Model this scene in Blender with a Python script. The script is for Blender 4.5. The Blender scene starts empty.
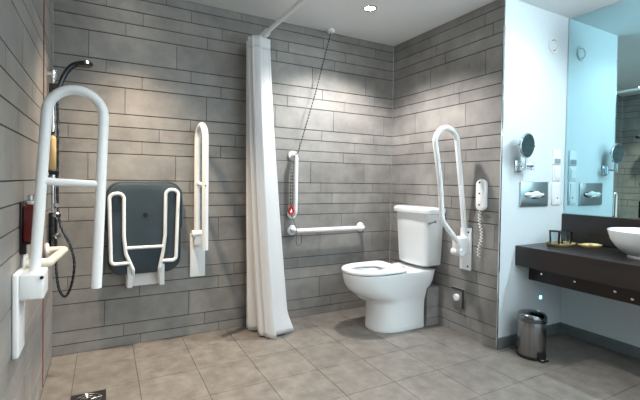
import bpy, bmesh, math, random
from mathutils import Vector, Matrix
random.seed(7)
PI = math.pi
C = bpy.context.scene.collection
W, D, X2, H = 2.659, 1.169, 3.389, 2.40      # room: back wall length, depth of the niche, vanity wall, ceiling
YF = -4.3                                     # front wall

# ------------------------------------------------------------------ materials
def srgb(r, g, b):
    f = lambda c: c / 12.92 if c <= .04045 else ((c + .055) / 1.055) ** 2.4
    return (f(r / 255), f(g / 255), f(b / 255), 1)

def mat(name, col, rough=.5, metal=0, spec=.5, **kw):
    m = bpy.data.materials.new(name); m.use_nodes = True
    b = m.node_tree.nodes['Principled BSDF']
    b.inputs['Base Color'].default_value = col
    b.inputs['Roughness'].default_value = rough
    b.inputs['Metallic'].default_value = metal
    b.inputs['Specular IOR Level'].default_value = spec
    for k, v in kw.items(): b.inputs[k.replace('_', ' ')].default_value = v
    return m

def mottled(name, c1, c2, scale=6, rough=.5, metal=0, spec=.5, detail=6, bump=0, stretch=(1, 1, 1), island=0, rvar=0, blotch=0):
    """noise-mottled base colour; island>0 varies it from tile to tile"""
    m = mat(name, c1, rough, metal, spec); nt = m.node_tree; N = nt.nodes; L = nt.links
    b = N['Principled BSDF']
    tc = N.new('ShaderNodeTexCoord'); mp = N.new('ShaderNodeMapping'); mp.inputs['Scale'].default_value = stretch
    L.new(tc.outputs['Object'], mp.inputs['Vector'])
    no = N.new('ShaderNodeTexNoise'); no.inputs['Scale'].default_value = scale; no.inputs['Detail'].default_value = detail; no.inputs['Roughness'].default_value = .62
    L.new(mp.outputs[0], no.inputs['Vector'])
    mr = N.new('ShaderNodeMapRange'); mr.inputs[1].default_value = .3; mr.inputs[2].default_value = .7
    L.new(no.outputs['Fac'], mr.inputs[0])
    mx = N.new('ShaderNodeMix'); mx.data_type = 'RGBA'
    mx.inputs[6].default_value = c1; mx.inputs[7].default_value = c2
    L.new(mr.outputs[0], mx.inputs[0])
    out = mx.outputs[2]
    if island:
        ge = N.new('ShaderNodeNewGeometry'); r2 = N.new('ShaderNodeMapRange')
        r2.inputs[3].default_value = 1 - island; r2.inputs[4].default_value = 1 + island
        L.new(ge.outputs['Random Per Island'], r2.inputs[0])
        hs = N.new('ShaderNodeHueSaturation'); L.new(out, hs.inputs['Color']); L.new(r2.outputs[0], hs.inputs['Value']); out = hs.outputs[0]
    L.new(out, b.inputs['Base Color'])
    if bump:
        n2 = N.new('ShaderNodeTexNoise'); n2.inputs['Scale'].default_value = scale * 5; n2.inputs['Detail'].default_value = 5
        L.new(mp.outputs[0], n2.inputs['Vector'])
        bp = N.new('ShaderNodeBump'); bp.inputs['Strength'].default_value = bump; bp.inputs['Distance'].default_value = .01
        L.new(n2.outputs['Fac'], bp.inputs['Height']); L.new(bp.outputs[0], b.inputs['Normal'])
    if rvar:
        r3 = N.new('ShaderNodeMapRange'); r3.inputs[3].default_value = rough - rvar; r3.inputs[4].default_value = rough + rvar
        L.new(no.outputs['Fac'], r3.inputs[0]); L.new(r3.outputs[0], b.inputs['Roughness'])
    return m

def emis(name, col, s):
    m = mat(name, col, .4); b = m.node_tree.nodes['Principled BSDF']
    b.inputs['Emission Color'].default_value = col; b.inputs['Emission Strength'].default_value = s
    return m

M = dict(
    tile=mottled('grey stone wall tile', srgb(122, 120, 118), srgb(154, 151, 147), 5.5, .40, island=.085, bump=.12, detail=9, rvar=.1),
    floor=mottled('taupe stone floor tile', srgb(98, 94, 90), srgb(134, 128, 121), 11, .45, island=.05, bump=.12, detail=9, rvar=.1),
    grout=mat('dark grout', srgb(50, 50, 51), .9),
    fgrout=mat('floor grout', srgb(72, 68, 64), .9),
    skirt=mottled('grey skirting tile', srgb(96, 106, 110), srgb(118, 126, 128), 8, .45),
    wall=mottled('white wall paint', srgb(222, 231, 235), srgb(226, 235, 239), 3, .55, bump=.02),
    ceil=mottled('white ceiling paint', srgb(232, 235, 237), srgb(236, 239, 240), 2, .7),
    white=mat('white coated metal', srgb(240, 242, 243), .28),
    plastic=mat('white plastic', srgb(246, 247, 248), .35),
    warm_lit_white=mat('warm-lit white plastic', srgb(232, 226, 208), .35),  # for the white left rail; warm light is put into its colour
    porc=mat('white porcelain', srgb(238, 241, 242), .08, Coat_Weight=.6, Coat_Roughness=.03),
    chrome=mat('polished chrome', srgb(225, 228, 230), .08, 1),
    steel=mottled('brushed stainless steel', srgb(138, 137, 138), srgb(170, 168, 168), 60, .26, 1, stretch=(1, 1, .02)),
    dchrome=mat('dark chrome', srgb(70, 72, 76), .2, 1),
    mirror=mat('mirror glass', (.52, .77, .82, 1), .0, 1),
    
    pad=mottled('dark slate seat pad', srgb(42, 55, 62), srgb(54, 67, 75), 9, .45, bump=.05),
    black=mat('black plastic', srgb(22, 22, 24), .4),
    red=mat('red plastic', srgb(178, 22, 28), .35),
    dred=mat('dark red bottle', srgb(96, 16, 18), .25),
    redcord=mat('red cord', srgb(136, 32, 32), .6),
    bead=mat('dark bead chain', srgb(48, 44, 44), .4, .4),
    espresso=mottled('dark espresso laminate', srgb(36, 30, 30), srgb(47, 40, 39), 14, .33, stretch=(1, .25, 1), bump=.06),
    tan=mottled('tan plastic', srgb(196, 164, 110), srgb(206, 178, 126), 9, .45),
    gilt=mottled('light wood tray', srgb(206, 176, 116), srgb(224, 200, 146), 12, .35, stretch=(1, .2, 1)),
    soap=mat('pale soap wrapper', srgb(238, 222, 170), .4),
    dark=mat('deep dark gap', srgb(14, 14, 15), .6),
    lamp=emis('downlight lens', (1, .95, .86, 1), 40),
    led=emis('cyan led', (.12, .75, 1, 1), 6),
    water=mat('water', (.8, .9, .92, 1), .02, Transmission_Weight=1, IOR=1.33),
)
def thin_glass(name):
    m = bpy.data.materials.new(name); m.use_nodes = True; nt = m.node_tree; N = nt.nodes; L = nt.links; N.remove(N['Principled BSDF'])
    t_ = N.new('ShaderNodeBsdfTransparent'); t_.inputs[0].default_value = (.90, .94, .95, 1); g_ = N.new('ShaderNodeBsdfGlossy'); g_.inputs['Roughness'].default_value = .02
    fr = N.new('ShaderNodeLayerWeight'); fr.inputs[0].default_value = .35; mx = N.new('ShaderNodeMixShader')
    L.new(fr.outputs['Fresnel'], mx.inputs[0]); L.new(t_.outputs[0], mx.inputs[1]); L.new(g_.outputs[0], mx.inputs[2]); L.new(mx.outputs[0], N['Material Output'].inputs[0])
    return m
M['glass'] = thin_glass('clear glass')
# curtain: white cloth, a little light passes through
def cloth(name):
    m = bpy.data.materials.new(name); m.use_nodes = True; nt = m.node_tree; N = nt.nodes; L = nt.links
    b = N['Principled BSDF']; b.inputs['Base Color'].default_value = srgb(240, 241, 243); b.inputs['Roughness'].default_value = .75
    tr = N.new('ShaderNodeBsdfTranslucent'); tr.inputs[0].default_value = srgb(236, 238, 240)
    mx = N.new('ShaderNodeMixShader'); mx.inputs[0].default_value = .25
    L.new(b.outputs[0], mx.inputs[1]); L.new(tr.outputs[0], mx.inputs[2]); L.new(mx.outputs[0], N['Material Output'].inputs[0])
    no = N.new('ShaderNodeTexNoise'); no.inputs['Scale'].default_value = 90; bp = N.new('ShaderNodeBump'); bp.inputs['Strength'].default_value = .05
    L.new(no.outputs['Fac'], bp.inputs['Height']); L.new(bp.outputs[0], b.inputs['Normal'])
    return m
M['cloth'] = cloth('white shower curtain cloth')

# ------------------------------------------------------------------ mesh helpers
class MB:
    def __init__(s): s.v = []; s.f = []
    def add(s, v, f):
        o = len(s.v); s.v += [tuple(q) for q in v]; s.f += [tuple(i + o for i in g) for g in f]; return s
    def bm(s, b):
        b.verts.index_update(); return s.add([v.co[:] for v in b.verts], [[v.index for v in f.verts] for f in b.faces])
    def box(s, x0, x1, y0, y1, z0, z1, bev=0, seg=3, xf=None):
        b = bmesh.new(); bmesh.ops.create_cube(b, size=1)
        for v in b.verts:
            v.co = ((x0 + x1) / 2 + v.co.x * (x1 - x0), (y0 + y1) / 2 + v.co.y * (y1 - y0), (z0 + z1) / 2 + v.co.z * (z1 - z0))
        if bev: bmesh.ops.bevel(b, geom=b.edges[:], offset=bev, segments=seg, profile=.5, affect='EDGES')
        if xf: bmesh.ops.transform(b, matrix=xf, verts=b.verts)
        s.bm(b); b.free(); return s
    def loft(s, rings, cap0=True, cap1=True, closed=False):
        n = len(rings[0]); v = [q for r in rings for q in r]; f = []
        R = len(rings)
        for i in range(R if closed else R - 1):
            a, c = i * n, ((i + 1) % R) * n
            for j in range(n):
                k = (j + 1) % n; f.append((a + j, a + k, c + k, c + j))
        if not closed:
            if cap0: f.append(tuple(range(n))[::-1])
            if cap1: f.append(tuple((R - 1) * n + j for j in range(n)))
        return s.add(v, f)
    def tube(s, pts, r, seg=14, fil=0, fseg=7, cap=True, rf=None, closed=False):
        P = [Vector(q) for q in pts]
        if fil: P = fillet(P, fil, fseg)
        n = len(P); T = []
        for i in range(n):
            a = P[i - 1] if (i or closed) else P[0]; c = P[(i + 1) % n] if (i < n - 1 or closed) else P[-1]
            T.append((c - a).normalized())
        up = Vector((0, 0, 1)) if abs(T[0].z) < .9 else Vector((1, 0, 0))
        nn = (up - T[0] * up.dot(T[0])).normalized(); rings = []
        for i in range(n):
            if i:
                nn = nn - T[i] * nn.dot(T[i]); nn.normalize()
            bb = T[i].cross(nn); q = rf(i / (n - 1)) if rf else r
            rings.append([P[i] + (nn * math.cos(2 * PI * j / seg) + bb * math.sin(2 * PI * j / seg)) * q for j in range(seg)])
        return s.loft(rings, cap, cap, closed)
    def cyl(s, p0, p1, r, seg=24, r1=None, bev=0):
        p0, p1 = Vector(p0), Vector(p1); r1 = r if r1 is None else r1
        d = (p1 - p0).normalized()
        up = Vector((0, 0, 1)) if abs(d.z) < .9 else Vector((1, 0, 0))
        n = (up - d * up.dot(d)).normalized(); b = d.cross(n)
        ring = lambda c, q: [c + (n * math.cos(2 * PI * j / seg) + b * math.sin(2 * PI * j / seg)) * q for j in range(seg)]
        R = [ring(p0, r), ring(p1, r1)] if not bev else [ring(p0, r - bev), ring(p0 + d * bev, r), ring(p1 - d * bev, r1), ring(p1, r1 - bev)]
        return s.loft(R)
    def lathe(s, prof, seg=32, cx=0, cy=0, cap0=True, cap1=True):
        return s.loft([[(cx + r * math.cos(2 * PI * j / seg), cy + r * math.sin(2 * PI * j / seg), z) for j in range(seg)] for r, z in prof], cap0, cap1)

def fillet(P, rad, seg):
    out = [P[0]]
    for i in range(1, len(P) - 1):
        a, b, c = P[i - 1], P[i], P[i + 1]
        u, v = (a - b), (c - b); r = rad[i - 1] if isinstance(rad, (list, tuple)) else rad
        lu, lv = u.length, v.length; u.normalize(); v.normalize()
        ang = u.angle(v)
        if ang > PI - .02 or r == 0: out.append(b); continue
        t = min(r / math.tan(ang / 2), lu * .499, lv * .499); r = t * math.tan(ang / 2)
        cen = b + (u + v).normalized() * (r / math.sin(ang / 2))
        s0, s1 = b + u * t - cen, b + v * t - cen
        tot = s0.angle(s1)
        ax = s0.cross(s1).normalized()
        for k in range(seg + 1): out.append(cen + Matrix.Rotation(tot * k / seg, 3, ax) @ s0)
    out.append(P[-1]); return out

def smooth_path(P, n=8):
    P = [Vector(q) for q in P]; Q = [P[0] * 2 - P[1]] + P + [P[-1] * 2 - P[-2]]; out = []
    for i in range(1, len(Q) - 2):
        p0, p1, p2, p3 = Q[i - 1:i + 3]
        for k in range(n):
            t = k / n
            out.append(.5 * ((2 * p1) + (p2 - p0) * t + (2 * p0 - 5 * p1 + 4 * p2 - p3) * t * t + (3 * p1 - p0 - 3 * p2 + p3) * t ** 3))
    out.append(P[-1]); return out

def wpos(o):
    p = Vector(o.location)
    while o.parent: o = o.parent; p = p + Vector(o.location)
    return p

def obj(name, mb, material, parent=None, loc=None, ang=40, mats=None, label=None):
    """one mesh object from a builder whose vertices are in world space"""
    base = wpos(parent) if parent else Vector((0, 0, 0))
    org = Vector(loc) if loc else (Vector((0, 0, 0)) if not parent else base)
    me = bpy.data.meshes.new(name); me.from_pydata([Vector(q) - org for q in mb.v], [], mb.f); me.validate()
    b = bmesh.new(); b.from_mesh(me); bmesh.ops.recalc_face_normals(b, faces=b.faces[:]); b.to_mesh(me); b.free()
    me.materials.append(M[material] if isinstance(material, str) else material)
    for k in mats or (): me.materials.append(M[k])
    if ang:
        me.shade_smooth(); me.set_sharp_from_angle(angle=math.radians(ang))
    o = bpy.data.objects.new(name, me); C.objects.link(o)
    if parent: o.parent = parent
    o.location = org - base if parent else org
    if label: o['label'] = label
    return o

def tag(o, label, cat, group=None):
    o['label'] = label; o['category'] = cat
    if group: o['group'] = group
    return o

def thing(name, label, cat, loc, group=None):
    o = bpy.data.objects.new(name, None); C.objects.link(o); o.location = loc; o.empty_display_size = .05
    return tag(o, label, cat, group)

def struct(o): o['kind'] = 'structure'; return o

# ------------------------------------------------------------------ the room
# tile courses of the walls (heights of the joints) and the shift of the upright joints per course
ZL = [0, .063, .148, .3215, .412, .498, .677, .853, .940, 1.032, 1.117, 1.294, 1.382, 1.473, 1.559, 1.735, 1.820, 1.906, 2.080, 2.166, 2.252, 2.339, 2.4]
TL = .5395
AB = [.51, .405, .29, .503, .08, .29, .50, .085, .40, .29, .19, .51, .08, .29, .403, .507, .29, .19, .405, .511, .29, .12]
AR = [.2, .41, .32, .12, .45, .3, .05, .38, .2, .49, .12, .33, .42, .24, .316, .253, .2, .484, .105, .54, .471, .105]
AL = [.33, .15, .45, .08, .52, .22, .37, .1, .3, .48, .18, .05, .4, .27, .5, .13, .35, .46, .2, .31, .07, .42]

def tiled_wall(name, p0, u, n, length, offs, ztop=H, gap=.0042, th=.004, back=.09, zmax=None):
    """stone tiles in horizontal courses on a grout bed: p0 = floor corner, u = along the wall, n = into the room"""
    p0, u, n = Vector(p0), Vector(u), Vector(n); mb = MB()
    def slab(a, b, z0, z1, d0, d1, cham=0):
        q = []
        for d, c in ((d0, 0), (d1, cham)):
            for (s, z) in ((a + c, z0 + c), (b - c, z0 + c), (b - c, z1 - c), (a + c, z1 - c)):
                q.append(p0 + u * s + n * d + Vector((0, 0, z)))
        mb.add(q, [(3, 2, 1, 0), (4, 5, 6, 7), (0, 1, 5, 4), (1, 2, 6, 5), (2, 3, 7, 6), (3, 0, 4, 7)])
    slab(0, length, 0, ztop, -back, -th)
    nb = 6; g = gap / 2
    for i in range(len(ZL) - 1):
        if ZL[i] >= ztop - .001: break
        z0, z1 = ZL[i], min(ZL[i + 1], ztop); a = offs[i] % TL
        js = [0] + [a + TL * k for k in range(40) if .02 < a + TL * k < length - .02] + [length]
        for s0, s1 in zip(js, js[1:]):
            slab(s0 + (g * .4 if s0 else 0), s1 - (g * .4 if s1 < length else 0), z0 + (g if i else 0), z1 - g, -th * 1.2, 0, .0012)
    o = obj(name, mb, 'grout', mats=('tile',), ang=0)
    for k, p in enumerate(o.data.polygons): p.material_index = 0 if k < nb else 1
    return struct(o)

tiled_wall('wall_back', (0, 0, 0), (1, 0, 0), (0, -1, 0), W, AB)
tiled_wall('wall_left', (0, 0, 0), (0, -1, 0), (1, 0, 0), -YF, AL)
tiled_wall('wall_right', (W, 0, 0), (0, -1, 0), (-1, 0, 0), D - .004, AR, back=.06)
# boxed-in pipes behind the toilet: a low tiled ledge
LX, LY, LZ = 2.535, -.628, .306
mb = MB()
mb.box(LX + .004, W, LY + .004, 0, 0, LZ - .004)
n0 = len(mb.f)
for z0, z1 in ((0, .063), (.063, .148), (.148, LZ)):
    mb.box(LX + .0042, W, LY, LY + .005, z0 + (.002 if z0 else 0), z1 - .002)
    mb.box(LX, LX + .005, LY + .001, 0, z0 + (.002 if z0 else 0), z1 - .002)
mb.box(LX, W, LY, 0, LZ - .004, LZ)
o = obj('wall_ledge', mb, 'grout', mats=('tile',), ang=0)
for k, p in enumerate(o.data.polygons): p.material_index = 0 if k < n0 else 1
struct(o)
# white walls
struct(obj('wall_end', MB().box(W + .0065, X2 + .1, -D, -D + .08, 0, H), 'wall', ang=0))
struct(obj('wall_vanity', MB().box(X2, X2 + .1, YF, -D, 0, H), 'wall', ang=0))
struct(obj('wall_front', MB().box(-.1, .55, YF - .1, YF, 0, H).box(2.45, X2 + .1, YF - .1, YF, 0, H).box(.55, 2.45, YF - .1, YF, 0, .85).box(.55, 2.45, YF - .1, YF, 2.2, H), 'wall', ang=0))
wf = struct(obj('added_fill_window', MB().box(.55, 2.45, YF - .07, YF - .03, .85, .91).box(.55, 2.45, YF - .07, YF - .03, 2.14, 2.2)
                .box(.55, .61, YF - .07, YF - .03, .91, 2.14).box(2.39, 2.45, YF - .07, YF - .03, .91, 2.14).box(1.47, 1.53, YF - .07, YF - .03, .91, 2.14), 'plastic', ang=0))  # unseen window, added behind the camera for fill
M['fill_pane'] = emis('added fill glow', (.62, .84, 1, 1), .5)  # added glow, gives cool fill from behind the camera
obj('fill_pane', MB().box(.61, 2.39, YF - .055, YF - .045, .91, 2.14), 'fill_pane', wf, ang=0)
struct(obj('ceiling', MB().box(-.1, X2 + .1, YF - .1, .1, H, H + .1), 'ceil', ang=0))
# floor: square tiles
mb = MB(); TS, FX, FY, g = .3219, .137, -.24, .0015
mb.box(-.1, X2 + .1, YF - .1, .1, -.1, -.003)
xs = [0] + [FX + TS * k for k in range(20) if FX + TS * k < X2] + [X2]
ys = [0] + [FY - TS * k for k in range(20) if FY - TS * k > YF] + [YF]
DR = (.137, .297, -.735, -.575)               # hole for the drain
for x0, x1 in zip(xs, xs[1:]):
    for y1, y0 in zip(ys, ys[1:]):
        if x0 < DR[0] + .01 < x1 and y0 < DR[2] + .05 < y1 or x0 < DR[0] + .01 < x1 and y0 < -.6 < y1:
            pcs = [(x0, DR[0], y0, y1), (DR[1], x1, y0, y1), (DR[0], DR[1], y0, min(y1, DR[2])), (DR[0], DR[1], max(y0, DR[3]), y1)]
        else: pcs = [(x0, x1, y0, y1)]
        for a, b, c, d in pcs:
            if b - a < .01 or d - c < .006: continue
            mb.box(a + g, b - g, c + g, d - g, -.0045, 0, .0006, 1)
o = obj('floor', mb, 'fgrout', mats=('floor',), ang=0)
for k, p in enumerate(o.data.polygons): p.material_index = 0 if k < 6 else 1
struct(o)
# skirting and metal corner strip
struct(obj('baseboard_end', MB().box(W + .004, X2, -D - .012, -D, .0005, .078, .002, 2), 'skirt', ang=0))
struct(obj('baseboard_vanity', MB().box(X2 - .012, X2, YF, -D - .0125, .0005, .078, .002, 2), 'skirt', ang=0))
struct(obj('trim_1', MB().box(W - .003, W + .009, -D - .003, -D + .006, .001, 2.2, .001, 1), 'chrome', ang=0))

# ------------------------------------------------------------------ drain
t = thing('floor_drain', 'black square floor drain with chrome grating sunk in the shower floor', 'drain', (.217, -.655, 0))
obj('drain_frame', MB().box(DR[0] + .001, DR[1] - .001, DR[2] + .001, DR[3] - .001, -.0035, -.0015, 0), 'dark', t, ang=0)
mb = MB()
for k in range(3):
    r = .018 + .02 * k
    mb.tube([(.217 + r * math.cos(a), -.655 + r * math.sin(a), .0006) for a in [2 * PI * j / 40 for j in range(40)]], .0021, 6, closed=True)
for k in range(3):
    a = 2 * PI * k / 3 + .2
    mb.tube([(.217 + .014 * math.cos(a), -.655 + .014 * math.sin(a), .0006), (.217 + .064 * math.cos(a), -.655 + .064 * math.sin(a), .0006)], .0018, 6)
obj('drain_grating', mb, 'chrome', t, label='round chrome grating')

# ------------------------------------------------------------------ hinged support rails
def rail_path(pa, pb, top, out, base, rad):
    """hairpin: up leg a, arc, down leg b"""
    return [pa] + top + [pb]

# large hinged rail on the left wall, loop square to that wall
YR = -1.185
t = thing('support_rail', 'large white hinged support rail folded up on the left wall beside the shower', 'rail', (0, YR, .49), 'hinged support rails')
pl = obj('wall_plate', MB().box(.0005, .02, -1.25, -1.12, .49, .79, .006), 'white', t)
hb = obj('hinge_box', MB().box(.019, .094, -1.25, -1.12, .692, .786, .008), 'white', t)
obj('pivot_bolt', MB().cyl((.088, -1.2505, .772), (.088, -1.256, .772), .006, 14), 'dark', hb, label='dark pivot bolt')
mb = MB(); r = .0185
cx, cz, R = .187, 1.372, .0935
def loopx(x0b, x1b, z0, z1, y):
    arc = [(cx + R * math.cos(a), y, cz + R * 1.0 * math.sin(a)) for a in [PI - PI * k / 18 for k in range(19)]]
    return smooth_path([(x0b, y, z0), ((x0b * .5 + arc[0][0] * .5), y, (z0 + cz) / 2)] , 2) + [Vector(q) for q in arc] + [Vector((x1b * .5 + arc[-1][0] * .5, y, (z1 + cz) / 2)), Vector((x1b, y, z1))]
mb.tube(loopx(.058, .259, .775, .700, YR), r, 18)
lp = obj('rail_loop', mb, 'white', t)
obj('cross_bar', MB().tube([(.086, YR, 1.116), (.268, YR, 1.107)], .014, 14), 'white', t)

# the same kind of rail on the back wall, loop square to that wall
t = thing('support_rail', 'white hinged support rail folded up on the back wall right of the shower seat', 'rail', (.885, 0, .425), 'hinged support rails')
obj('wall_plate', MB().box(.832, .940, -.02, -.0005, .425, .742, .006), 'white', t)
obj('hinge_box', MB().box(.848, .905, -.075, -.019, .655, .765, .012).cyl((.835, -.055, .742), (.912, -.055, .742), .026, 22, bev=.004), 'white', t)
arc = [(.872 + .018 * (k / 18), -.125 + .083 * math.cos(PI * k / 18), 1.425 + .083 * math.sin(PI * k / 18)) for k in range(19)]
mb = MB().tube([(.874, -.05, .74), (.873, -.042, 1.0)] + arc + [(.893, -.208, 1.0), (.896, -.207, .648)], .0215, 18)
obj('rail_loop', mb, 'white', t)
cb = obj('cross_bar', MB().tube([(.876, -.05, 1.105), (.891, -.205, 1.090)], .015, 14), 'white', t)
obj('cap_screw', MB().cyl((.8915, -.226, 1.09), (.8915, -.2305, 1.09), .005, 10), 'dchrome', cb, label='dark cap screw')

# rail beside the toilet on the right wall
t = thing('support_rail', 'white looped support rail folded up on the right wall beside the toilet', 'rail', (W, -.9, .5), 'hinged support rails')
pl = obj('wall_plate', MB().box(W - .02, W - .0005, -.945, -.848, .495, .805, .006), 'white', t)
for z in (.525, .775):
    obj('plate_screw', MB().cyl((W - .018, -.927, z), (W - .0235, -.927, z), .007, 12), 'dchrome', pl, label='dark plate screw')
obj('hinge_box', MB().box(W - .115, W - .018, -.935, -.855, .615, .745, .016).cyl((W - .095, -.942, .632), (W - .095, -.852, .632), .030, 22, bev=.005), 'white', t)
ar = [(2.425 + .108 * -math.cos(PI * k / 18), -.9, 1.418 + .108 * math.sin(PI * k / 18)) for k in range(19)]
mb = MB().tube([(2.575, -.9, .69)] + fillet([Vector(q) for q in [(2.575, -.9, .69), (2.40, -.9, .868), (2.372, -.9, 1.15), (2.317, -.9, 1.415)]], [.09, 0], 8)[1:-1] + ar + [(2.60, -.9, .98), (2.632, -.9, .73)], .0185, 18)
obj('rail_loop', mb, 'white', t)

# ------------------------------------------------------------------ fixed grab rails
def flange(p, n, r=.041, t=.016):
    p, n = Vector(p), Vector(n); return MB().cyl(p + n * .0005, p + n * t, r, 28, bev=.006)
t = thing('grab_rail', 'short upright white grab rail on the back wall beside the curtain', 'grab rail', (1.637, 0, .87), 'fixed grab rails')
obj('rail_tube', MB().tube([(1.637, -.012, 1.335), (1.637, -.072, 1.335), (1.637, -.072, .862), (1.637, -.012, .862)], .0185, 18, fil=.055), 'white', t)
for z in (1.335, .862): obj('wall_flange', flange((1.637, 0, z), (0, -1, 0)), 'white', t)
t = thing('grab_rail', 'horizontal white grab rail on the back wall beside the toilet', 'grab rail', (1.98, 0, .73), 'fixed grab rails')
obj('rail_tube', MB().tube([(1.639, -.012, .729), (1.639, -.072, .729), (2.312, -.072, .729), (2.312, -.012, .729)], .0185, 18, fil=.055), 'white', t)
for x in (1.639, 2.312): obj('wall_flange', flange((x, 0, .729), (0, -1, 0)), 'white', t)
t = thing('grab_rail', 'white grab rail running along the left wall behind the large hinged rail', 'grab rail', (0, -.65, .75), 'fixed grab rails')
obj('rail_tube', MB().tube([(.012, -1.045, .792), (.085, -1.045, .785), (.092, -.345, .728), (.012, -.345, .728)], .0185, 18, fil=.055), 'warm_lit_white', t)
obj('wall_flange', flange((0, -1.045, .792), (1, 0, 0)), 'white', t); obj('wall_flange', flange((0, -.345, .728), (1, 0, 0)), 'white', t)

# ------------------------------------------------------------------ folding shower seat on the back wall
t = thing('shower_chair', 'folded shower seat with dark slate pad and white tube frame on back wall', 'shower chair', (.525, 0, .40))
def rrect(x0, x1, z0, z1, rad, y, n=8):
    out = []
    for cx_, cz_, a0 in ((x1 - rad, z1 - rad, 0), (x0 + rad, z1 - rad, PI / 2), (x0 + rad, z0 + rad, PI), (x1 - rad, z0 + rad, 1.5 * PI)):
        for k in range(n + 1):
            a = a0 + PI / 2 * k / n; out.append((cx_ + rad * math.cos(a), y, cz_ + rad * math.sin(a)))
    return out
mb = MB(); S = [(-.048, .014), (-.052, .004), (-.058, 0), (-.078, 0), (-.086, .004), (-.090, .014), (-.0905, .05)]
mb.loft([rrect(.303 + d, .757 - d, .497 + d, 1.098 - d, .095 - d * .5, y) for y, d in S])
pad = obj('seat_pad', mb, 'pad', t)
obj('drain_hole', MB().cyl((.527, -.088, .888), (.527, -.0925, .888), .016, 20), 'dark', pad, label='dark round drain hole')
mb = MB(); mb.loft([rrect(.290 + d, .772 - d, .72 + d, 1.112 - d, .1 - d * .5, y) for y, d in [(-.018, .012), (-.024, 0), (-.040, 0), (-.046, .012)]])
obj('back_rest', mb, 'pad', t)
yT = -.106
for s, xo, xi, zt, xl in ((1, .324, .398, 1.036, .454), (-1, .722, .650, 1.062, .617)):
    mb = MB().tube([(xl, yT + .06, .425), (xl, yT, .53), (xi + s * .012, yT, .64), (xi, yT, .75), (xi - s * .002, yT, zt), (xo - s * .012, yT, zt - .008), (xo, yT, .59), (xo + s * .018, yT, .575), (xi + s * .03, yT, .578)], .0115, 14, fil=[.03, .04, .05, .036, .036, .025, .02])
    obj('frame_tube', mb, 'white', t)
obj('cross_bar', MB().tube([(.402, yT, .676), (.648, yT, .676)], .0105, 14), 'white', t)
obj('wall_bracket', MB().box(.414, .628, -.030, -.0005, .402, .575, .008).box(.42, .452, -.095, -.029, .41, .555, .004, 2).box(.618, .650, -.095, -.029, .41, .555, .004, 2), 'white', t)

# ------------------------------------------------------------------ shower fittings in the left corner
XB, YB = .027, -.265
t = thing('shower_set', 'chrome shower riser with hand shower and hose in the left corner', 'shower', (0, YB, .70))
obj('riser_bar', MB().cyl((XB, YB, .72), (XB, YB, 1.738), .010, 16), 'chrome', t)
for z in (1.712, 1.13):
    obj('wall_bracket', MB().cyl((.0005, YB, z), (XB + .014, YB, z), .015, 16).cyl((XB, YB, z - .022), (XB, YB, z + .022), .017, 16), 'chrome', t)
obj('slide_holder', MB().box(XB - .02, XB + .026, YB - .024, YB + .018, 1.60, 1.66, .008).cyl((XB + .01, YB - .02, 1.625), (XB + .05, YB - .02, 1.645), .014), 'black', t, label='black sliding holder')
hs = obj('hand_shower', MB().tube(smooth_path([(.045, YB - .02, 1.575), (.06, YB - .02, 1.65), (.085, YB - .02, 1.72), (.12, YB - .022, 1.768), (.155, YB - .024, 1.785)], 5), .012, 14, rf=lambda t: .0125 + .005 * t), 'dchrome', t)
xf = Matrix.Translation((.178, YB - .025, 1.786)) @ Matrix.Rotation(math.radians(-8), 4, 'Y')
mb = MB(); b = bmesh.new(); b.free()
pr = [(.0, -.014), (.036, -.014), (.044, -.010), (.046, -.002), (.040, .010), (.022, .017), (.0, .018)]
mb.loft([[xf @ Vector((max(q, .0005) * math.cos(2 * PI * j / 28), max(q, .0005) * math.sin(2 * PI * j / 28), z)) for j in range(28)] for q, z in pr])
obj('spray_head', mb, 'dchrome', hs, label='dark chrome spray head')
hose = smooth_path([(.045, YB - .02, 1.575), (.050, YB - .012, 1.45), (.049, YB - .01, 1.2), (.050, YB - .01, .99), (.066, YB - .03, .86), (.115, YB - .045, .74), (.135, YB - .05, .64), (.122, YB - .05, .52), (.092, YB - .05, .455), (.062, YB - .05, .50), (.048, YB - .04, .60), (.046, YB - .02, .69)], 14)
n = len(hose)
obj('shower_hose', MB().tube(hose, .006, 10, rf=lambda t: .0066 + .0014 * math.sin(t * n * 1.9)), 'dchrome', t)
mb = MB().cyl((XB, YB, .70), (XB, YB, .93), .022, 22, bev=.005)
mx = obj('mixer_valve', mb, 'dchrome', t, label='dark chrome mixer body')
for z in (.80, .915):
    obj('valve_knob', MB().cyl((XB + .012, YB - .02, z), (XB + .030, YB - .05, z), .016, 18, bev=.003), 'chrome', mx)
obj('hose_elbow', MB().cyl((.044, YB - .012, .965), (.050, YB - .030, .975), .014, 16, bev=.004), 'chrome', t)
# shelf and bottle on the riser
t2 = obj('soap_shelf', MB().cyl((XB + .0, YB - .045, 1.158), (XB + .0, YB - .045, 1.172), .032, 22, bev=.003).box(XB - .018, XB + .02, YB - .02, YB + .016, 1.145, 1.185, .005), 'black', t, label='small black soap shelf')
tb = thing('toiletry_bottle', 'slim tan toiletry bottle standing on the shower riser shelf', 'bottle', (XB, YB - .045, 1.1725))
obj('bottle_body', MB().lathe([(.015, 1.1725), (.019, 1.178), (.019, 1.345), (.014, 1.36), (.010, 1.362)], 20, XB, YB - .045), 'tan', tb)
obj('bottle_cap', MB().lathe([(.011, 1.3625), (.011, 1.384), (.008, 1.388)], 16, XB, YB - .045), 'dchrome', tb)

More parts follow.
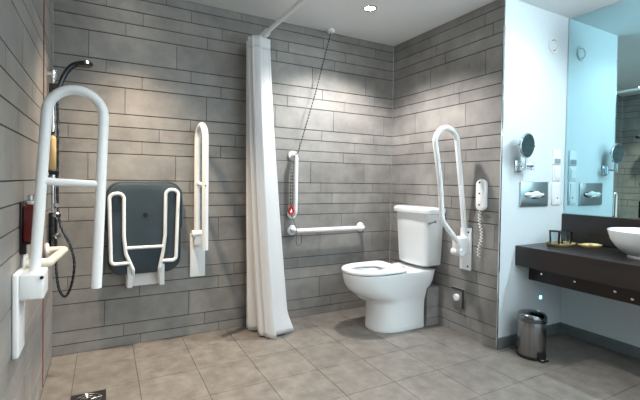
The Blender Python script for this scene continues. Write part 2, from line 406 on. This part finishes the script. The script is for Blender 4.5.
# red soap dispenser on the left wall
t = thing('soap_dispenser', 'dark red soap dispenser in a black holder on the left wall', 'dispenser', (0, -1.06, .84))
obj('wall_holder', MB().box(.0005, .008, -1.105, -1.015, .835, 1.035, .002, 1).box(.0075, .022, -1.105, -1.09, .835, .872, .002, 1).box(.0075, .055, -1.10, -1.02, .872, .880, .002, 1), 'black', t)
obj('bottle_body', MB().box(.009, .052, -1.10, -1.02, .8805, 1.02, .006), 'dred', t)
obj('pump_cap', MB().box(.016, .044, -1.085, -1.035, 1.0205, 1.040, .005).cyl((.03, -1.06, 1.039), (.03, -1.06, 1.062), .012, 16, bev=.003), 'chrome', t, label='chrome pump cap')

# ------------------------------------------------------------------ pull cords
t = thing('pull_cord', 'red emergency pull cord hanging down the left wall', 'pull cord', (.03, -.68, H))
obj('ceiling_mount', MB().cyl((.028, -.68, H - .0005), (.028, -.68, H - .03), .024, 24, bev=.006), 'plastic', t)
obj('cord', MB().tube([(.028, -.68, H - .03), (.028, -.68, 1.2), (.028, -.68, .12)], .0022, 8), 'redcord', t)
t = thing('pull_cord', 'dark beaded pull cord slanting from the ceiling to the upright grab rail', 'pull cord', (1.945, -.05, H))
obj('ceiling_mount', MB().cyl((1.945, -.06, H - .0005), (1.945, -.06, H - .028), .034, 24, bev=.008), 'plastic', t)
def beads(P, r0, r1, pitch):
    P = [Vector(q) for q in P]; L_ = [0]
    for a, b in zip(P, P[1:]): L_.append(L_[-1] + (b - a).length)
    n = int(L_[-1] / pitch) * 4; pts = []; j = 0
    for i in range(n + 1):
        s = L_[-1] * i / n
        while j < len(P) - 2 and L_[j + 1] < s: j += 1
        q = (s - L_[j]) / max(1e-6, L_[j + 1] - L_[j]); pts.append(P[j].lerp(P[j + 1], q))
    return MB().tube(pts, 0, 7, rf=lambda t: r0 + (r1 - r0) * (.5 + .5 * math.cos(t * n * PI / 2)))
obj('bead_chain', beads([(1.945, -.06, H - .028), (1.80, -.085, 1.86), (1.640, -.102, 1.355), (1.612, -.10, 1.335), (1.606, -.085, 1.25), (1.604, -.085, .93)], .0006, .0056, .026), 'bead', t)
obj('return_chain', beads([(1.592, -.082, 1.25), (1.590, -.082, .93)], .0006, .0056, .026), 'bead', t)
obj('pull_handle', MB().tube([(1.598, -.088, .935), (1.572, -.088, .885), (1.590, -.088, .866), (1.614, -.092, .885), (1.598, -.088, .935)], .0085, 12, fil=.012), 'red', t, label='red triangular pull handle')
obj('lower_cord', MB().tube(smooth_path([(1.592, -.088, .865), (1.615, -.098, .81), (1.640, -.104, .72), (1.64, -.09, .65), (1.665, -.075, .61), (1.70, -.07, .635), (1.69, -.08, .70)], 6), .0022, 8), 'bead', t)

# ------------------------------------------------------------------ shower curtain and its rail
XC, ZC = 1.312, 2.2
t = thing('curtain_rail', 'white tubular shower curtain rail running out from the back wall', 'curtain rail', (XC, 0, ZC))
obj('rail_tube', MB().tube([(XC, -.002, ZC), (XC, -1.75, ZC), (.002, -1.75, ZC)], .0155, 16, fil=.12), 'white', t)
obj('wall_flange', flange((XC, 0, ZC), (0, -1, 0), .034), 'white', t); obj('wall_flange', flange((0, -1.75, ZC), (1, 0, 0), .034), 'white', t)
obj('ceiling_hanger', MB().cyl((XC, -1.55, ZC), (XC, -1.55, H - .0005), .008, 12), 'white', t)
t = thing('shower_curtain', 'white shower curtain gathered at the back wall and reaching the floor', 'curtain', (XC, -.17, 0))
NU, NV, NF = 150, 64, 5.0
def cur(u, v):
    """u along the gathered cloth, v = 0 at the top hem"""
    y0 = -.035; w = .235 + .07 * v ** 1.5
    ph = u * NF * 2 * PI
    amp = (.076 + .034 * v) * (1 - .25 * math.sin(3.1 * u + 1)) * (.8 + .2 * math.cos(ph * .5))
    fold = math.sin(ph + .5 * math.sin(ph * .5) + .25 * v * math.sin(5 * u))
    fold = math.copysign(abs(fold) ** .8, fold)
    x = XC - .022 - .030 * (1 - v) + amp * fold + (-.005 + .125 * u) * v ** 1.6 + .012 * v * math.sin(9 * u + 2 * v)
    y = y0 - w * u - .012 * math.cos(2 * ph) * (.5 + v) 
    zb = .006 + .012 * (math.sin(2.3 * ph * .5) * .5 + .5)
    z = (ZC - .045) * (1 - v) + zb * v
    x += .045 * max(0, v - .93) / .07 * (fold > 0) * abs(fold)
    return (x, y, z)
v = [cur(i / NU, (j / NV)) for j in range(NV + 1) for i in range(NU + 1)]
f = [(j * (NU + 1) + i, j * (NU + 1) + i + 1, (j + 1) * (NU + 1) + i + 1, (j + 1) * (NU + 1) + i) for j in range(NV) for i in range(NU)]
o = obj('curtain_cloth', MB().add(v, f), 'cloth', t, ang=180)
sm = o.modifiers.new('thick', 'SOLIDIFY'); sm.thickness = .0016
NT = 3
v = [Vector(cur(i / NU, j / NT * .038)) + Vector((0, 0, 0)) for j in range(NT + 1) for i in range(NU + 1)]
o = obj('heading_tape', MB().add(v, [(j * (NU + 1) + i, j * (NU + 1) + i + 1, (j + 1) * (NU + 1) + i + 1, (j + 1) * (NU + 1) + i) for j in range(NT) for i in range(NU)]), 'cloth', t, ang=180)
sm = o.modifiers.new('thick', 'SOLIDIFY'); sm.thickness = .005; sm.offset = 0
for k in range(8):
    y = -.045 - .03 * k
    obj('curtain_hook', MB().tube([(XC + .021 * math.cos(a), y, ZC - .004 + .024 * math.sin(a)) for a in [2 * PI * j / 20 for j in range(20)]], .0022, 6, closed=True), 'plastic', t)

# ------------------------------------------------------------------ toilet (faces along -X from the right wall)
YT = -.476
t = thing('toilet', 'white close-coupled toilet standing against the right wall by the tiled ledge', 'toilet', (2.35, YT, 0))
def egg(z, uf, ub, hw, nn=40, rb=.07, e=2.3, dip=0):
    """outline at height z: rounded front at uf, squarer back at ub (distances from the wall)"""
    um = max(ub + rb + .02, uf - hw * 1.38); out = []
    for k in range(nn + 1):                       # front half, from -hw to +hw
        a = -PI / 2 + PI * k / nn
        c, s_ = math.cos(a), math.sin(a)
        out.append((um + (uf - um) * abs(c) ** (2 / e), hw * math.copysign(abs(s_) ** (2 / e), s_)))
    for s_, a0 in ((1, PI / 2), (-1, PI)):
        for k in range(7):
            a = a0 + PI / 2 * k / 6
            out.append((ub + rb + rb * math.cos(a), (hw - rb) * (1 if s_ > 0 else -1) + rb * math.sin(a)))
    return [(W - u, YT + y, z) for u, y in out]
LV = [(.000, .572, .138, .154), (.010, .576, .136, .157), (.03, .573, .138, .155), (.12, .571, .138, .153), (.205, .574, .136, .153), (.230, .586, .132, .155),
      (.245, .610, .130, .158), (.262, .652, .129, .162), (.285, .700, .128, .167), (.3085, .730, .1265, .171), (.325, .748, .095, .174), (.365, .772, .06, .178), (.41, .784, .042, .181), (.437, .787, .036, .182), (.447, .784, .038, .179)]
mb = MB(); rings = [egg(z, a, b, c, rb=.03 if z < .3 else .03 + min(.04, (z - .3) * .4)) for z, a, b, c in LV]
def inner(z, k, uf=.755, ub=.40, hw=.128):
    um = (uf + ub) / 2; n = len(rings[0]); out = []
    src = rings[-1]
    for q in src:
        u, y = W - q[0], q[1] - YT
        a = math.atan2(y / .178, (u - .57) / .22)
        out.append((W - (um + (uf - ub) / 2 * k * math.cos(a)), YT + hw * k * math.sin(a), z))
    return out
rings += [inner(.447, 1.0), inner(.440, .97), inner(.40, .93), inner(.33, .80), inner(.27, .58), inner(.235, .36)]
mb.loft(rings)
pan = obj('pan', mb, 'porc', t, ang=60)
obj('water', MB().loft([inner(.2875, .63), inner(.288, .63)]), 'water', pan, ang=0)
# seat ring
def seat_out(d, z): return egg(z + .007, .795 - d, .335 + d, .186 - d, rb=.055 - d * .5, e=2.25)
def seat_in(d, z):
    out = []
    for q in seat_out(0, z):
        u, y = W - q[0], q[1] - YT
        a = math.atan2(y / .186, (u - .57) / .23)
        out.append((W - (.575 + (.155 - d) * math.cos(a)), YT + (.112 - d) * math.sin(a), z + .007))
    return out
mb = MB().loft([seat_out(.006, .4485), seat_out(0, .4525), seat_out(0, .466), seat_out(.004, .472), seat_out(.012, .475), seat_in(-.014, .475), seat_in(-.005, .472), seat_in(0, .466), seat_in(0, .4525), seat_in(-.006, .4485)], closed=True)
seat = obj('seat', mb, 'plastic', t, ang=50)
for y in (-.075, .075):
    obj('seat_hinge', MB().cyl((W - .30, YT + y - .02, .462), (W - .30, YT + y + .02, .462), .011, 16, bev=.002).box(W - .340, W - .302, YT + y - .014, YT + y + .014, .4485, .470, .003), 'chrome', seat)
# cistern
def dshape(z, xf, xb, hw, bow, rc=.045, n=7):
    """front bows out, back square"""
    out = []
    for k in range(25):
        s_ = -1 + 2 * k / 24
        out.append((xf - bow * (1 - s_ * s_), s_ * (hw - rc)))
    fr = []
    for k in range(1, n + 1):
        a = PI / 2 * k / n; fr.append((xf + rc - rc * math.cos(a) , hw - rc + rc * math.sin(a)))
    left = [(q[0], -q[1]) for q in fr[::-1]]
    return [(x, YT + y, z) for x, y in left + out + fr + [(xb, hw), (xb, -hw)]]
B = W - .006
mb = MB().loft([dshape(.474, 2.500, B - .01, .156, .012, .05), dshape(.484, 2.490, B, .168, .014), dshape(.56, 2.486, B, .174, .016), dshape(.86, 2.476, B, .191, .020), dshape(.888, 2.476, B, .192, .020)])
cis = obj('cistern', mb, 'porc', t, ang=50)
mb = MB().loft([dshape(.889, 2.472, B, .200, .020), dshape(.894, 2.460, B, .212, .022), dshape(.918, 2.458, B, .214, .022), dshape(.930, 2.462, B, .211, .022), dshape(.940, 2.480, B - .01, .195, .018), dshape(.944, 2.51, B - .03, .16, .012)])
obj('cistern_lid', mb, 'porc', t, ang=50)
yl = YT - .1885
obj('flush_lever', MB().cyl((2.56, yl + .004, .832), (2.56, yl - .014, .832), .012, 16, bev=.003).tube(smooth_path([(2.562, yl - .014, .833), (2.53, yl - .020, .830), (2.50, yl - .022, .824), (2.485, yl - .022, .820)], 5), .0065, 10, rf=lambda s: .006 + .003 * s), 'chrome', t)
# pipe from the cistern foot is hidden; bolt cap at the foot of the pan
obj('bolt_cap', MB().cyl((W - .33, YT - .151, .035), (W - .33, YT - .1585, .035), .008, 14, bev=.002), 'plastic', t)

# ------------------------------------------------------------------ things on the right wall
t = thing('wall_phone', 'white oblong wall handset with a curly cord hanging below it', 'handset', (W, -1.026, .94))
mb = MB()
def capsule(x, d, y0=-1.071, y1=-.994, z0=.942, z1=1.165):
    rad = (y1 - y0) / 2 - d; cy_ = (y0 + y1) / 2; zs = (z0 + rad + d, z1 - rad - d); out = []
    for k in range(13): a = PI * k / 12; out.append((x, cy_ + rad * math.cos(a), zs[1] + rad * math.sin(a)))
    for k in range(13): a = PI + PI * k / 12; out.append((x, cy_ + rad * math.cos(a), zs[0] + rad * math.sin(a)))
    return out
mb.loft([capsule(W - .0005, .004), capsule(W - .012, .004), capsule(W - .013, 0), capsule(W - .03, 0), capsule(W - .037, .004), capsule(W - .040, .014)])
hb = obj('handset_body', mb, 'plastic', t)
for z in (1.142, 1.065, .985):
    obj('key', MB().cyl((W - .0395, -1.030, z), (W - .0425, -1.030, z), .006, 12), 'dchrome', hb, label='small dark key')
pts = []
for k in range(150):
    s_ = k / 149; a = s_ * 2 * PI * 15
    pts.append((W - .022 + .009 * math.cos(a), -1.031 + .010 * math.sin(a) + .012 * math.sin(s_ * 9), .945 - .335 * s_))
obj('curly_cord', MB().tube(pts, .0022, 7), 'plastic', t)
t = thing('wall_valve', 'grey square plate with a white round knob low on right wall', 'wall valve', (W, -.836, .197))
obj('back_plate', MB().box(W - .012, W - .0005, -.895, -.778, .197, .345, .003, 2), mat('grey wall plate', srgb(136, 136, 135), .4), t)
obj('side_frame', MB().box(W - .022, W - .0125, -.895, -.878, .20, .342, .002, 1).box(W - .022, W - .0125, -.877, -.78, .33, .342, .002, 1), 'grout', t)
obj('knob', MB().cyl((W - .0115, -.83, .272), (W - .032, -.83, .272), .026, 24, bev=.005), 'plastic', t, label='white round knob')

# ------------------------------------------------------------------ things on the white end wall
yw = -D
t = thing('magnifying_mirror', 'round chrome magnifying mirror on a folding arm above the tissue dispenser', 'mirror', (2.824, yw, 1.26))
obj('wall_plate', MB().box(2.790, 2.860, yw - .016, yw - .0005, 1.215, 1.300, .007), 'chrome', t)
obj('folding_arm', MB().cyl((2.825, yw - .026, 1.228), (2.825, yw - .026, 1.288), .011, 16).tube([(2.825, yw - .028, 1.272), (2.905, yw - .062, 1.272)], .007, 10).tube([(2.825, yw - .028, 1.246), (2.905, yw - .062, 1.246)], .007, 10).cyl((2.905, yw - .062, 1.232), (2.905, yw - .062, 1.286), .011, 16)
    .tube([(2.905, yw - .064, 1.259), (2.80, yw - .085, 1.259)], .008, 10).cyl((2.80, yw - .085, 1.245), (2.80, yw - .085, 1.312), .007, 12), 'chrome', t)
cm = Vector((2.803, yw - .085, 1.397)); tl = Matrix.Translation(cm) @ Matrix.Rotation(math.radians(4), 4, 'Z') @ Matrix.Rotation(math.radians(4), 4, 'X')
hd = obj('mirror_rim', MB().loft([[tl @ Vector((q * math.cos(2 * PI * j / 40), y, q * math.sin(2 * PI * j / 40))) for j in range(40)] for q, y in [(.074, .010), (.084, .006), (.086, 0), (.084, -.006), (.078, -.009)]]), 'chrome', t)
obj('mirror_glass', MB().cyl(tl @ Vector((0, -.0092, 0)), tl @ Vector((0, -.0105, 0)), .0765, 40), mat('grey mirror glass', srgb(150, 165, 170), .04, 1), t)
for s_ in (-1, 1): obj('yoke_pin', MB().cyl(tl @ Vector((s_ * .084, 0, 0)), tl @ Vector((s_ * .096, 0, 0)), .006, 10), 'chrome', hd)
t = thing('tissue_dispenser', 'chrome tissue dispenser plate on the white wall under the round mirror', 'tissue dispenser', (3.016, yw, .976))
ft = obj('face_plate', MB().box(2.857, 3.175, yw - .012, yw - .0005, .976, 1.153, .003, 2), mat('satin chrome', srgb(206, 212, 216), .3, 1), t)
el = lambda a, b, y: [(3.012 + a * math.cos(2 * PI * j / 40), y, 1.060 + b * math.sin(2 * PI * j / 40)) for j in range(40)]
obj('slot', MB().loft([el(.118, .027, yw - .0115), el(.118, .027, yw - .0135)]), 'dchrome', ft, ang=0)
mb = MB(); rr = random.Random(3)
rings = []
for k, (a, b, y) in enumerate([(.112, .022, -.0136), (.104, .024, -.022), (.088, .020, -.032), (.06, .012, -.037), (.02, .004, -.036)]):
    rings.append([(3.004 + a * math.cos(2 * PI * j / 40), yw + y - .004 * math.sin(j * 1.7 + k), 1.060 + b * math.sin(2 * PI * j / 40) + .004 * math.sin(j * .9)) for j in range(40)])
mb.loft(rings); obj('tissue', mb, mat('tissue paper', srgb(244, 246, 247), .8), t)
def plate(z0, z1): return MB().box(3.228, 3.327, yw - .010, yw - .0005, z0, z1, .003, 2)
t = thing('wall_switch', 'white wall switch with grey lower rocker, top of the three stacked plates', 'switch', (3.278, yw, 1.287), 'stacked switch plates')
obj('switch_plate', plate(1.287, 1.399), 'plastic', t); obj('rocker', MB().box(3.242, 3.313, yw - .0155, yw - .0105, 1.297, 1.330, .002, 1), mat('grey rocker', srgb(150, 165, 170), .3), t)
t = thing('wall_switch', 'plain white wall switch, middle of the three stacked plates', 'switch', (3.278, yw, 1.163), 'stacked switch plates')
obj('switch_plate', plate(1.165, 1.277), 'plastic', t); obj('rocker', MB().box(3.245, 3.310, yw - .0145, yw - .0105, 1.185, 1.257, .002, 1), 'plastic', t)
t = thing('wall_socket', 'tall white socket plate, lowest of the three stacked plates', 'socket', (3.278, yw, .982), 'stacked switch plates')
sp = obj('socket_plate', plate(.984, 1.155), 'plastic', t)
obj('socket_face', MB().box(3.243, 3.312, yw - .0135, yw - .0105, 1.0, 1.14, .003, 1), 'plastic', t)
obj('indicator', MB().cyl((3.285, yw - .0135, 1.035), (3.285, yw - .0155, 1.035), .0055, 12), 'dchrome', sp)
t = thing('wall_vent', 'round white vent ring high on the white end wall', 'vent', (3.203, yw, 2.162))
obj('vent_ring', MB().loft([[(3.203 + q * math.cos(2 * PI * j / 40), yw + y, 2.162 + q * math.sin(2 * PI * j / 40)) for j in range(40)] for q, y in [(.040, -.0005), (.056, -.0005), (.058, -.006), (.054, -.014), (.046, -.014), (.041, -.006)]], closed=True), 'plastic', t)
obj('vent_gap', MB().cyl((3.203, yw - .0004, 2.162), (3.203, yw - .004, 2.162), .0415, 36), 'dchrome', t, label='dark ring gap')
obj('vent_disc', MB().cyl((3.203, yw - .0006, 2.162), (3.203, yw - .010, 2.162), .036, 36, bev=.003), 'wall', t)
t = thing('night_light', 'tiny glowing cyan night light set low in the white wall above the bin', 'light', (3.127, yw, .30))
obj('light_bezel', MB().box(3.112, 3.142, yw - .004, yw - .0005, .288, .318, .001, 1), 'chrome', t); obj('light_lens', MB().box(3.116, 3.138, yw - .006, yw - .0041, .292, .314, .001, 1), 'led', t)

# ------------------------------------------------------------------ mirror, splashback, vanity
tag(obj('wall_mirror', MB().box(X2 - .007, X2 - .0008, -3.1, -D - .012, .918, 2.388), 'mirror', ang=0, loc=(X2, -2, .918)), 'large frameless wall mirror above the dark splashback', 'mirror')
tag(obj('splashback', MB().box(X2 - .022, X2 - .0005, -3.1, -D - .0005, .706, .915, .002, 1), 'espresso', ang=0, loc=(X2, -2, .706)), 'dark brown splashback strip between the mirror and the worktop', 'splashback')
t = thing('vanity_shelf', 'thick dark brown wall-hung vanity worktop under the mirror', 'vanity', (3.1, -2.1, .45))
obj('worktop', MB().box(2.83, X2 - .0005, -3.1, -D - .0005, .567, .705, .003, 2), 'espresso', t, ang=0)
pn = obj('support_panel', MB().box(2.985, 3.01, -3.1, -D - .0005, .450, .5665, .002, 1), mat('black brown panel', srgb(36, 24, 23), .35), t, ang=0)
for y, z in ((-1.268, .510), (-1.49, .508), (-1.722, .502), (-1.81, .480)):
    obj('screw_cap', MB().cyl((2.985, y, z), (2.977, y, z), .0085, 16, bev=.002), 'chrome', pn, label='chrome screw cap')
# basin
BX, BY = 3.12, -1.815
t = thing('basin', 'white round vessel basin standing on the dark worktop', 'basin', (BX, BY, .7055))
pr = [(.001, .7056), (.092, .7056), (.094, .716), (.092, .720), (.125, .742), (.155, .772), (.178, .810), (.190, .852), (.194, .866), (.190, .870), (.184, .866), (.170, .815), (.14, .768), (.10, .742), (.05, .733), (.022, .731)]
obj('bowl', MB().lathe(pr, 56, BX, BY), 'porc', t, ang=50)
obj('waste', MB().cyl((BX, BY, .7315), (BX, BY, .736), .021, 24, bev=.002), 'chrome', t, label='chrome waste')
# trays, tumblers, soaps
def tray(name, label, x, y, lx, ly, z=.7056):
    o_ = thing(name, label, 'tray', (x, y, z))
    sq = lambda a, b, zz: [(x + a * math.copysign(abs(math.cos(q)) ** .6, math.cos(q)), y + b * math.copysign(abs(math.sin(q)) ** .6, math.sin(q)), zz) for q in [2 * PI * j / 48 for j in range(48)]]
    obj('tray_base', MB().loft([sq(lx * .82, ly * .82, z), sq(lx * .86, ly * .86, z + .004), sq(lx * .985, ly * .985, z + .013), sq(lx, ly, z + .018), sq(lx * .975, ly * .975, z + .018), sq(lx * .85, ly * .85, z + .008), sq(lx * .8, ly * .8, z + .007)]), 'gilt', o_)
    return o_
tray('tray', 'light wooden tray holding two glass tumblers on the worktop', 3.143, -1.297, .105, .072)
tray('tray', 'light wooden soap tray on the worktop nearer the basin', 3.262, -1.432, .085, .055)
def tumbler(label, x, y):
    z = .7130
    o_ = thing('tumbler', label, 'glass', (x, y, z), 'tumblers on the tray')
    obj('glass_wall', MB().lathe([(.0305, z), (.032, z + .003), (.036, z + .094), (.0368, z + .096), (.0345, z + .096), (.0298, z + .010), (.002, z + .008)], 28, x, y), 'glass', o_)
    obj('rim_band', MB().lathe([(.0369, z + .090), (.0378, z + .0955), (.0368, z + .0965), (.0360, z + .090)], 28, x, y), 'black', o_, label='black rim band')
    return o_
tumbler('clear glass tumbler with a black rim, nearer the white wall', 3.098, -1.283)
tumbler('clear glass tumbler with a black rim, nearer the dark splashback', 3.195, -1.308)
for lab, x, y, dx, dy, rz in (('small pale wrapped soap on the soap tray, nearer the tumblers', 3.232, -1.420, .024, .017, .3), ('small pale wrapped soap on the soap tray, nearer the basin', 3.292, -1.444, .024, .016, -.5)):
    xf = Matrix.Translation((x, y, .7205)) @ Matrix.Rotation(rz, 4, 'Z')
    o_ = obj('soap', MB().box(-dx, dx, -dy, dy, -.0075, .0085, .006, 3, xf), 'soap', loc=(x, y, .713)); tag(o_, lab, 'soap', 'soaps on the tray')

# ------------------------------------------------------------------ pedal bin
bx, by = 2.785, -1.335
t = thing('pedal_bin', 'brushed steel pedal bin on the floor against the white wall', 'bin', (bx, by, 0))
obj('bin_body', MB().lathe([(.083, .016), (.086, .020), (.086, .232), (.084, .238)], 48, bx, by), 'steel', t)
obj('base_ring', MB().lathe([(.084, .0005), (.089, .003), (.089, .017), (.084, .0185)], 48, bx, by), 'black', t, label='black base ring')
obj('lid', MB().lathe([(.084, .2395), (.0885, .241), (.0885, .262), (.086, .276), (.075, .287), (.05, .294), (.001, .296)], 48, bx, by), mat('bin lid steel', srgb(120, 124, 128), .14, 1), t)
da = Vector((-.2, -.97, 0)).normalized(); sd = Vector((-da.y, da.x, 0)); cpt = Vector((bx, by, 0))
xf = Matrix.Translation(cpt + da * .086) @ Matrix.Rotation(math.atan2(da.y, da.x), 4, 'Z')
pd = obj('pedal', MB().box(-.008, .028, -.030, .030, .004, .016, .004, 2, xf).box(-.008, .004, -.033, .033, .010, .056, .005, 2, xf), 'black', t, label='black pedal')
obj('pedal_tread', MB().box(.008, .025, -.022, .022, .0162, .0185, .001, 1, xf), 'chrome', pd)

# ------------------------------------------------------------------ downlights
def lamp(x, y, power, col, label, rad=.035, size=150, blend=.55):
    o_ = thing('downlight', label, 'light', (x, y, H), 'recessed ceiling downlights')
    ring = [[(x + q * math.cos(2 * PI * j / 32), y + q * math.sin(2 * PI * j / 32), z) for j in range(32)] for q, z in [(.036, H - .0005), (.050, H - .0005), (.050, H - .004), (.047, H - .007), (.038, H - .006), (.036, H - .003)]]
    obj('lamp_ring', MB().loft(ring, closed=True), 'chrome', o_)
    obj('lamp_lens', MB().cyl((x, y, H - .0006), (x, y, H - .003), .0345, 32), 'lamp', o_)
    l = bpy.data.lights.new('downlight_beam', 'SPOT'); l.energy = power; l.color = col; l.spot_size = math.radians(size); l.spot_blend = blend; l.shadow_soft_size = rad
    lo = bpy.data.objects.new('downlight_beam', l); C.objects.link(lo); lo.parent = o_; lo.location = (0, 0, -.012)
WARM, NEUT, COOL = (1, .81, .61), (1, .95, .88), (.74, .9, 1)
lamp(1.985, -.56, 85, (1, .96, .92), 'lit recessed ceiling downlight above the toilet', size=125, rad=.055)
lamp(.45, -.42, 105, WARM, 'recessed ceiling downlight above the shower, seen in the mirror', size=84, blend=1)
lamp(2.75, -1.75, 12, COOL, 'recessed ceiling downlight in front of the basin')
lamp(.72, -1.95, 62, NEUT, 'added unseen ceiling downlight brightening the left rail', size=94, blend=.7, rad=.13)  # unseen lamp added to light the left rail
lamp(1.25, -3.3, 12, NEUT, 'added unseen ceiling downlight for fill near the front wall, left')  # unseen extra lamp, added behind the camera for fill
lamp(2.5, -3.3, 12, COOL, 'added unseen ceiling downlight for fill near the front wall, right')  # cooler extra lamp beside it, likewise added and unseen

# added fill lights, unseen: a tube over the mirror further along, two opal pendants
t = thing('fill_tube', 'added cool white fill tube above the mirror, unseen beyond the basin', 'light', (X2, -2.45, 2.2))
obj('light_mount', MB().box(X2 - .05, X2 - .0075, -2.9, -2.0, 2.19, 2.23, .004, 2), 'chrome', t)
obj('light_tube', MB().cyl((X2 - .07, -2.88, 2.21), (X2 - .07, -2.02, 2.21), .02, 20), emis('cool fill tube', (.74, .93, 1, 1), 115), t)
for i, (x, y) in enumerate(((1.3, -3.45), (2.2, -3.5))):
    t = thing('fill_pendant', 'added opal glass globe pendant for fill, unseen behind the viewer, ' + ('nearer the left wall', 'nearer the mirror')[i], 'light', (x, y, H), 'added fill pendants')
    obj('lamp_cord', MB().cyl((x, y, H - .0005), (x, y, 1.93), .004, 8), 'black', t)
    obj('lamp_globe', MB().lathe([(.001, 1.66), (.06, 1.672), (.11, 1.71), (.135, 1.77), (.135, 1.82), (.11, 1.88), (.06, 1.92), (.02, 1.93)], 28, x, y), emis('opal fill globe', (1, .98, .94, 1), 8), t)

# ------------------------------------------------------------------ world, camera, view
w = bpy.data.worlds.new('world'); bpy.context.scene.world = w; w.use_nodes = True
w.node_tree.nodes['Background'].inputs[0].default_value = (.6, .75, .9, 1); w.node_tree.nodes['Background'].inputs[1].default_value = .3
cam = bpy.data.cameras.new('camera'); co = bpy.data.objects.new('camera', cam); C.objects.link(co)
yaw, pit, rol, fpx = .49029, -.01885, .01619, 397.931
cam.sensor_width = 36; cam.sensor_fit = 'HORIZONTAL'; cam.lens = fpx / 640 * 36
cam.shift_x = 3.415 / 640; cam.shift_y = -11.579 / 640; cam.clip_start = .02
d = Vector((math.sin(yaw) * math.cos(pit), math.cos(yaw) * math.cos(pit), math.sin(pit)))
r0 = Vector((math.cos(yaw), -math.sin(yaw), 0)); u0 = r0.cross(d)
r1 = r0 * math.cos(rol) + u0 * math.sin(rol); u1 = -r0 * math.sin(rol) + u0 * math.cos(rol)
co.matrix_world = Matrix(((r1.x, u1.x, -d.x, .28366), (r1.y, u1.y, -d.y, -2.96539), (r1.z, u1.z, -d.z, 1.13421), (0, 0, 0, 1)))
sc = bpy.context.scene; sc.camera = co
vs = sc.view_settings; vs.view_transform = 'Standard'; vs.look = 'None'; vs.gamma = 1; vs.exposure = 1.2; vs.use_curve_mapping = False
sc.cycles.use_denoising = True; sc.cycles.max_bounces = 10; sc.cycles.diffuse_bounces = 5; sc.cycles.glossy_bounces = 5; sc.cycles.caustics_reflective = False; sc.cycles.caustics_refractive = False
sc.cycles.sample_clamp_indirect = 4
